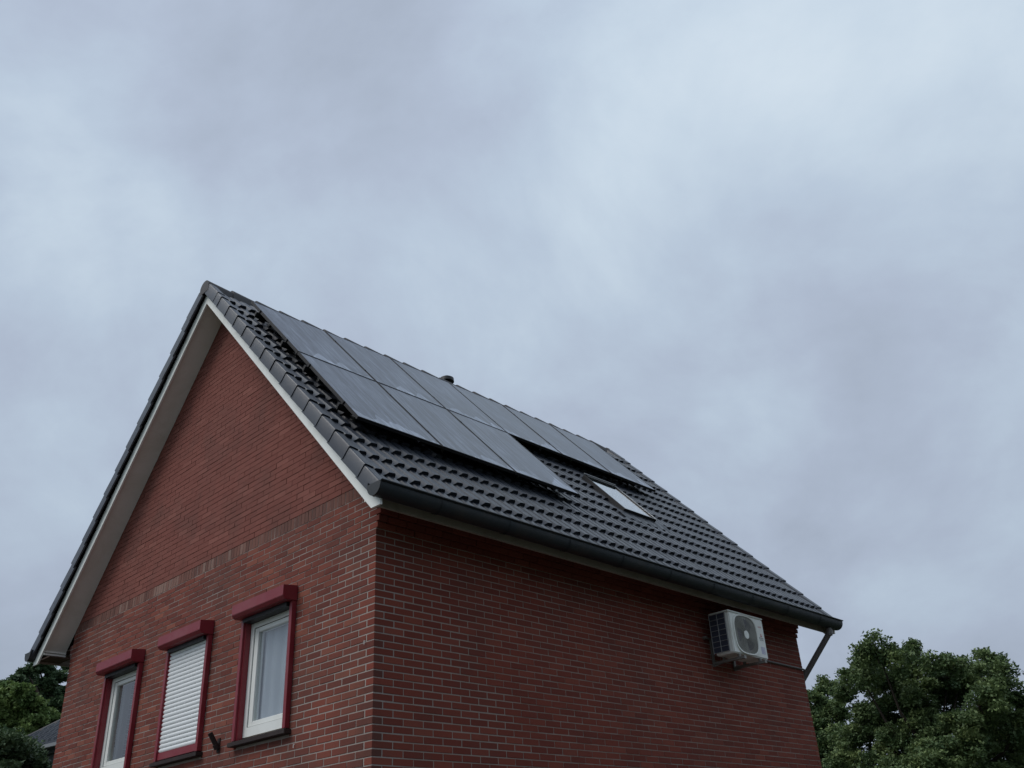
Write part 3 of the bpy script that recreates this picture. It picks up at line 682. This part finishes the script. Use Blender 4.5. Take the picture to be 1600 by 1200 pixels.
# pipe from the unit along the wall and round the corner
mb = MB(); P = [(.02, 5.80, 4.105), (.02, 7.40, 4.098), (.015, 7.47, 4.095), (-.03, 7.50, 4.07), (-.05, 7.52, 3.9)]
for a, b in zip(P, P[1:]): mb.tube(a, b, .012, n=10)
tag(link('conduit_pipe', mb.mesh('conduit', M['pipe'], smooth=40)), 'thin grey pipe running along the side wall from the air conditioner to the far corner', 'pipe')

# ------------------------------------------------------------------ neighbouring house behind the bushes at left
D = 31.
e0 = at(62, 1167, D); ze = e0.z
r_ = ray(92, 1160); e1 = CAM+r_*((ze-CAM.z)/r_.z); ud = (e1-e0); ud.z = 0; ud.normalize()      # along the eave, to the right
r_ = ray(-40, 1190); ec = e0-ud*2.9                                                              # eave corner
vd = Vector((-ud.y, ud.x, 0)); vd = vd if vd.dot(Vector((fw.x, fw.y, 0))) > 0 else -vd           # away from the camera
LEN, DEP, PIT = 11.5, 8.0, R(36)
def nb(u, v, z): return ec+ud*u+vd*v+Vector((0, 0, z))
nh = thing('house', 'distant house with dark hipped roof behind the bushes at left', 'house', nb(LEN/2, DEP/2, -ze))
M['nwall'] = plain('neighbour_wall', (.055, .06, .066), .7, .3, .3, 3); M['nframe'] = plain('neighbour_trim', (.20, .21, .22), .5, .4, .2, 3)
def nbox(name, u0, u1, v0, v1, z0, z1, m, par):
    b = MB(); P = [nb(u, v, z) for z in (z0, z1) for u, v in ((u0, v0), (u1, v0), (u1, v1), (u0, v1))]
    b.add(P, [(0, 3, 2, 1), (4, 5, 6, 7), (0, 1, 5, 4), (1, 2, 6, 5), (2, 3, 7, 6), (3, 0, 4, 7)]); return link(name, b.mesh(name, m, recalc=True), par)
nbox('wall', .45, LEN-.45, .45, DEP-.45, -ze, -.12, M['nwall'], nh)
nbox('fascia_board', .3, LEN-.3, .3, DEP-.3, -.16, -.02, M['nwall'], nh)
nbox('gutter', -.05, LEN+.05, -.12, 0, -.09, .0, M['nframe'], nh)
nbox('window', 3.2, 4.6, .40, .449, -1.75, -.45, M['nframe'], nh); 
b = MB(); rise = DEP/2*math.tan(PIT); A = [nb(0, 0, .02), nb(LEN, 0, .02), nb(LEN, DEP, .02), nb(0, DEP, .02), nb(DEP/2, DEP/2, rise), nb(LEN-DEP/2, DEP/2, rise)]
b.add(A, [(0, 1, 5, 4), (1, 2, 5), (2, 3, 4, 5), (3, 0, 4)]); nr = link('roof', b.mesh('roof', M['tile'], recalc=True), nh)
b = MB(); SL = DEP/2/math.cos(PIT); k = 0                         # tile courses, too small to tell apart singly
while k*.34 < SL-.1:
    s0, s1 = k*.34, min((k+1)*.34+.03, SL)
    u = s1*math.cos(PIT)
    while u < LEN-s1*math.cos(PIT)-.3:
        V = []
        for du, h in ((0, .0), (.13, .0), (.16, .08), (.26, .085), (.30, 0.)):
            for s, dz in ((s0, .035), (s1, .0)): 
                q = nb(u+du, s*math.cos(PIT), .02+s*math.sin(PIT)+.03+h+dz); V.append(q)
            q = nb(u+du, s0*math.cos(PIT), .02+s0*math.sin(PIT)+.0); V.append(q)
        b.add(V, [(3*i, 3*i+3, 3*i+4, 3*i+1) for i in range(4)]+[(3*i+2, 3*i+5, 3*i+3, 3*i) for i in range(4)], 0, random.uniform(.01, 1)); u += .30
    k += 1
tag(link('roof_tiles', b.mesh('roof_tiles', M['tile'], recalc=False), nr), kind='stuff')
b = MB(); b.tube(A[0], A[4], .10, n=8); b.tube(A[4], A[5], .10, n=8); link('hip_tiles', b.mesh('hip_tiles', M['ridge'], smooth=True), nr)

# ------------------------------------------------------------------ trees
def tree(name, label, base, lumps, m, nleaf, leaf, group, dens=2.4, seed=1):
    g = np.random.default_rng(seed); base = Vector(base)
    t = thing(name, label, 'tree', base, group)
    cen = Vector((sum(p[0] for p, r in lumps)/len(lumps), sum(p[1] for p, r in lumps)/len(lumps), 0))
    mb = MB(); top = max(p[2] for p, r in lumps); zl = min(p[2]-r for p, r in lumps); zl = max(1.2, zl)
    fork = Vector((base.x*.6+cen.x*.4, base.y*.6+cen.y*.4, zl+.25*(top-zl)*.4+.4)); r0 = .028*top+.06
    mid = base.lerp(fork, .5)+Vector((.08, -.06, 0))
    mb.tube(base-Vector((0, 0, .1)), mid, r0*1.25, r0, n=10); mb.tube(mid, fork, r0, r0*.8, n=10)
    rmax = max(r for p, r in lumps)
    for p, r in lumps:
        if r < .45*rmax: continue
        p = Vector(p); q = fork.lerp(p, .55)+Vector((g.normal()*.2, g.normal()*.2, .15*r))
        mb.tube(fork, q, r0*.26, r0*.14, n=7, cap=False); mb.tube(q, p, r0*.14, r0*.05, n=6, cap=False)
        for _ in range(3):
            d = Vector(g.normal(size=3).tolist()).normalized(); mb.tube(p, p+d*r*.9, r0*.08, .006, n=5, cap=False)
    link('trunk', mb.mesh('trunk', M['bark'], smooth=True), t)
    # leaves in sprays: clumps on each lump's shell, thin towards the inside
    tot = sum(r**2 for p, r in lumps); P = []; T = []
    for p, r in lumps:
        k = int(nleaf*r**2/tot); cr = .17+.06*r; nc = max(6, int(dens*(r/cr)**2))
        d = g.normal(size=(nc, 3)); d /= np.linalg.norm(d, axis=1)[:, None]
        rad = r*(g.uniform(.15, 1.1, nc)**.55); C_ = np.array(p)+d*rad[:, None]*np.array([1, 1, .85])
        ct = g.uniform(0, .55, nc)+.15*np.clip(d[:, 2], -1, 1)+.1  # upward-facing clumps tinted lighter: top light put into the leaf colour
        idx = g.integers(0, nc, k); q = np.clip(g.normal(size=(k, 3)), -1.5, 1.5)*.62
        P.append(C_[idx]+q*np.array([cr, cr, cr*.6])); T.append(np.clip(ct[idx]+g.uniform(0, .3, k), .01, 1))
    P = np.concatenate(P); T = np.concatenate(T); n = len(P)
    nrm = g.normal(size=(n, 3)); nrm[:, 2] = np.abs(nrm[:, 2])+.35; nrm /= np.linalg.norm(nrm, axis=1)[:, None]
    a = np.cross(nrm, g.normal(size=(n, 3))); a /= np.linalg.norm(a, axis=1)[:, None]; b = np.cross(nrm, a)
    s = leaf*g.uniform(.6, 1.3, n)[:, None]
    V = np.stack([P-a*s, P+b*s*.55-a*s*.1, P+a*s, P-b*s*.55-a*s*.1], 1).reshape(-1, 3)
    me = bpy.data.meshes.new('crown'); me.vertices.add(4*n); me.vertices.foreach_set('co', V.ravel()); me.loops.add(4*n); me.loops.foreach_set('vertex_index', np.arange(4*n)); me.polygons.add(n)
    me.polygons.foreach_set('loop_start', np.arange(0, 4*n, 4)); me.polygons.foreach_set('loop_total', np.full(n, 4)); me.update(calc_edges=True)
    at_ = me.attributes.new('tint', 'FLOAT', 'FACE'); at_.data.foreach_set('value', T.astype(np.float32)); me.materials.append(m); me.validate()
    link('crown', me, t)
def lumps_px(L_, D, dep, seed):
    g = np.random.default_rng(seed); out = []
    for x, y, r in L_:
        d = D+g.uniform(-dep, dep); p = at(x, y, d); rr = r/FPX*(p-CAM).dot(fw); out.append((tuple(p), rr*.86))
        for _ in range(3):
            v = g.normal(size=3); v /= np.linalg.norm(v); v[2] = abs(v[2])*.9 if g.random() < .7 else v[2]
            out.append((tuple(p+Vector((v*rr*g.uniform(.75, 1.12)).tolist())), rr*g.uniform(.22, .42)))
    return out
GR = 'trees around the house'
lr = lumps_px([(1372, 1020, 28), (1345, 1058, 32), (1325, 1082, 20), (1355, 1035, 20), (1400, 1038, 24), (1425, 1028, 24), (1440, 1058, 30), (1462, 1040, 18), (1488, 1042, 20), (1498, 1072, 30), (1482, 1058, 26), (1390, 1075, 44), (1430, 1095, 40), (1478, 1078, 30), (1475, 1110, 42), (1500, 1055, 22), (1540, 1030, 24), (1522, 1062, 32), (1556, 1070, 34), (1575, 1105, 36), (1530, 1105, 40), (1595, 1140, 34), (1520, 1140, 46), (1440, 1150, 48), (1372, 1125, 44), (1350, 1155, 40), (1400, 1175, 50), (1560, 1165, 46), (1490, 1185, 52), (1605, 1185, 45), (1340, 1195, 36), (1440, 1215, 55), (1540, 1220, 55), (1620, 1230, 60), (1370, 1235, 50)], 27, 1.8, 3)
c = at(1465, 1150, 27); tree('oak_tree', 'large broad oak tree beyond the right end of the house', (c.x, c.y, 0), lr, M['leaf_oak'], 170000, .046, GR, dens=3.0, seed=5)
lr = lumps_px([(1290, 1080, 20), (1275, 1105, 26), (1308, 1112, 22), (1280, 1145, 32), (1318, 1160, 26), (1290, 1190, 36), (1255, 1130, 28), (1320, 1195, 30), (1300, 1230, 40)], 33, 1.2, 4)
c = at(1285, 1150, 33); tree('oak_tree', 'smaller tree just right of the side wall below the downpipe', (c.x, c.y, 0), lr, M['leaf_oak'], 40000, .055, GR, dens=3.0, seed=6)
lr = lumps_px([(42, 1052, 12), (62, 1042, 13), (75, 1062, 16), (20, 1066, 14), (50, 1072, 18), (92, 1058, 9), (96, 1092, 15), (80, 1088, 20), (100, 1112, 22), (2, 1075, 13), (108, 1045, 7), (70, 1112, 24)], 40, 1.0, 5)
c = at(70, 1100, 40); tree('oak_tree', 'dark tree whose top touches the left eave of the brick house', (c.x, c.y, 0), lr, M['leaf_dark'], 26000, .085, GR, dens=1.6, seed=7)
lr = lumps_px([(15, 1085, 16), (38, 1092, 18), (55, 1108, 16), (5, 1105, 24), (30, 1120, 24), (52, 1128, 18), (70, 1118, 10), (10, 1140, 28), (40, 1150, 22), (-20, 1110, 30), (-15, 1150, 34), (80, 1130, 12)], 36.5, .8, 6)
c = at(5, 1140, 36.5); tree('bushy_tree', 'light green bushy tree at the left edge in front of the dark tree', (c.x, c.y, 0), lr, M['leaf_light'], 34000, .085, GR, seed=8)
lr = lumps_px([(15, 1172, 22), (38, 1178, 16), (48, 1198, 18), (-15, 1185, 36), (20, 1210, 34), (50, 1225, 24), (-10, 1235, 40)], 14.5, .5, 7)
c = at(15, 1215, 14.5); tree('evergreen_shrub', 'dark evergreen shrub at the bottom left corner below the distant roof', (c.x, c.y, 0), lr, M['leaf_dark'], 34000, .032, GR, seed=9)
# a garden tree behind the camera's left, seen mirrored in the gable windows
bx = Vector((-22.5, -8.8, 0)); g = np.random.default_rng(11)
lr = [((bx.x+g.uniform(-2.4, 2.4), bx.y+g.uniform(-2.4, 2.4), g.uniform(2.2, 5.6)), g.uniform(.9, 1.4)) for _ in range(14)]
tree('garden_tree', 'green garden tree mirrored in the leftmost window pane', bx, lr, M['leaf_oak'], 16000, .12, GR, seed=10)

# unseen leaf belt, added to keep low sky off the side wall
g = np.random.default_rng(21); n = 26000; P = np.stack([g.normal(20, 1.1, n), g.uniform(-16, 24, n), 10.5*g.uniform(0, 1, n)**.8], 1)
P[:, 2] *= .85+.15*np.sin(P[:, 1]*.9)+.06*np.sin(P[:, 1]*2.7+1)
nr_ = g.normal(size=(n, 3)); nr_ /= np.linalg.norm(nr_, axis=1)[:, None]; a = np.cross(nr_, g.normal(size=(n, 3))); a /= np.linalg.norm(a, axis=1)[:, None]; b = np.cross(nr_, a); sz = g.uniform(.16, .30, n)[:, None]
V = np.stack([P-a*sz, P+b*sz*.6, P+a*sz, P-b*sz*.6], 1).reshape(-1, 3)
me = bpy.data.meshes.new('sky_blocker'); me.from_pydata(V.tolist(), [], np.arange(4*n).reshape(-1, 4).tolist()); me.materials.append(M['leaf_dark'])
t_ = me.attributes.new('tint', 'FLOAT', 'FACE'); t_.data.foreach_set('value', g.uniform(.01, 1, n).astype(np.float32))
tag(link('sky_blocker', me), 'unseen dark leaf belt added to block the low sky', None, None, 'stuff')
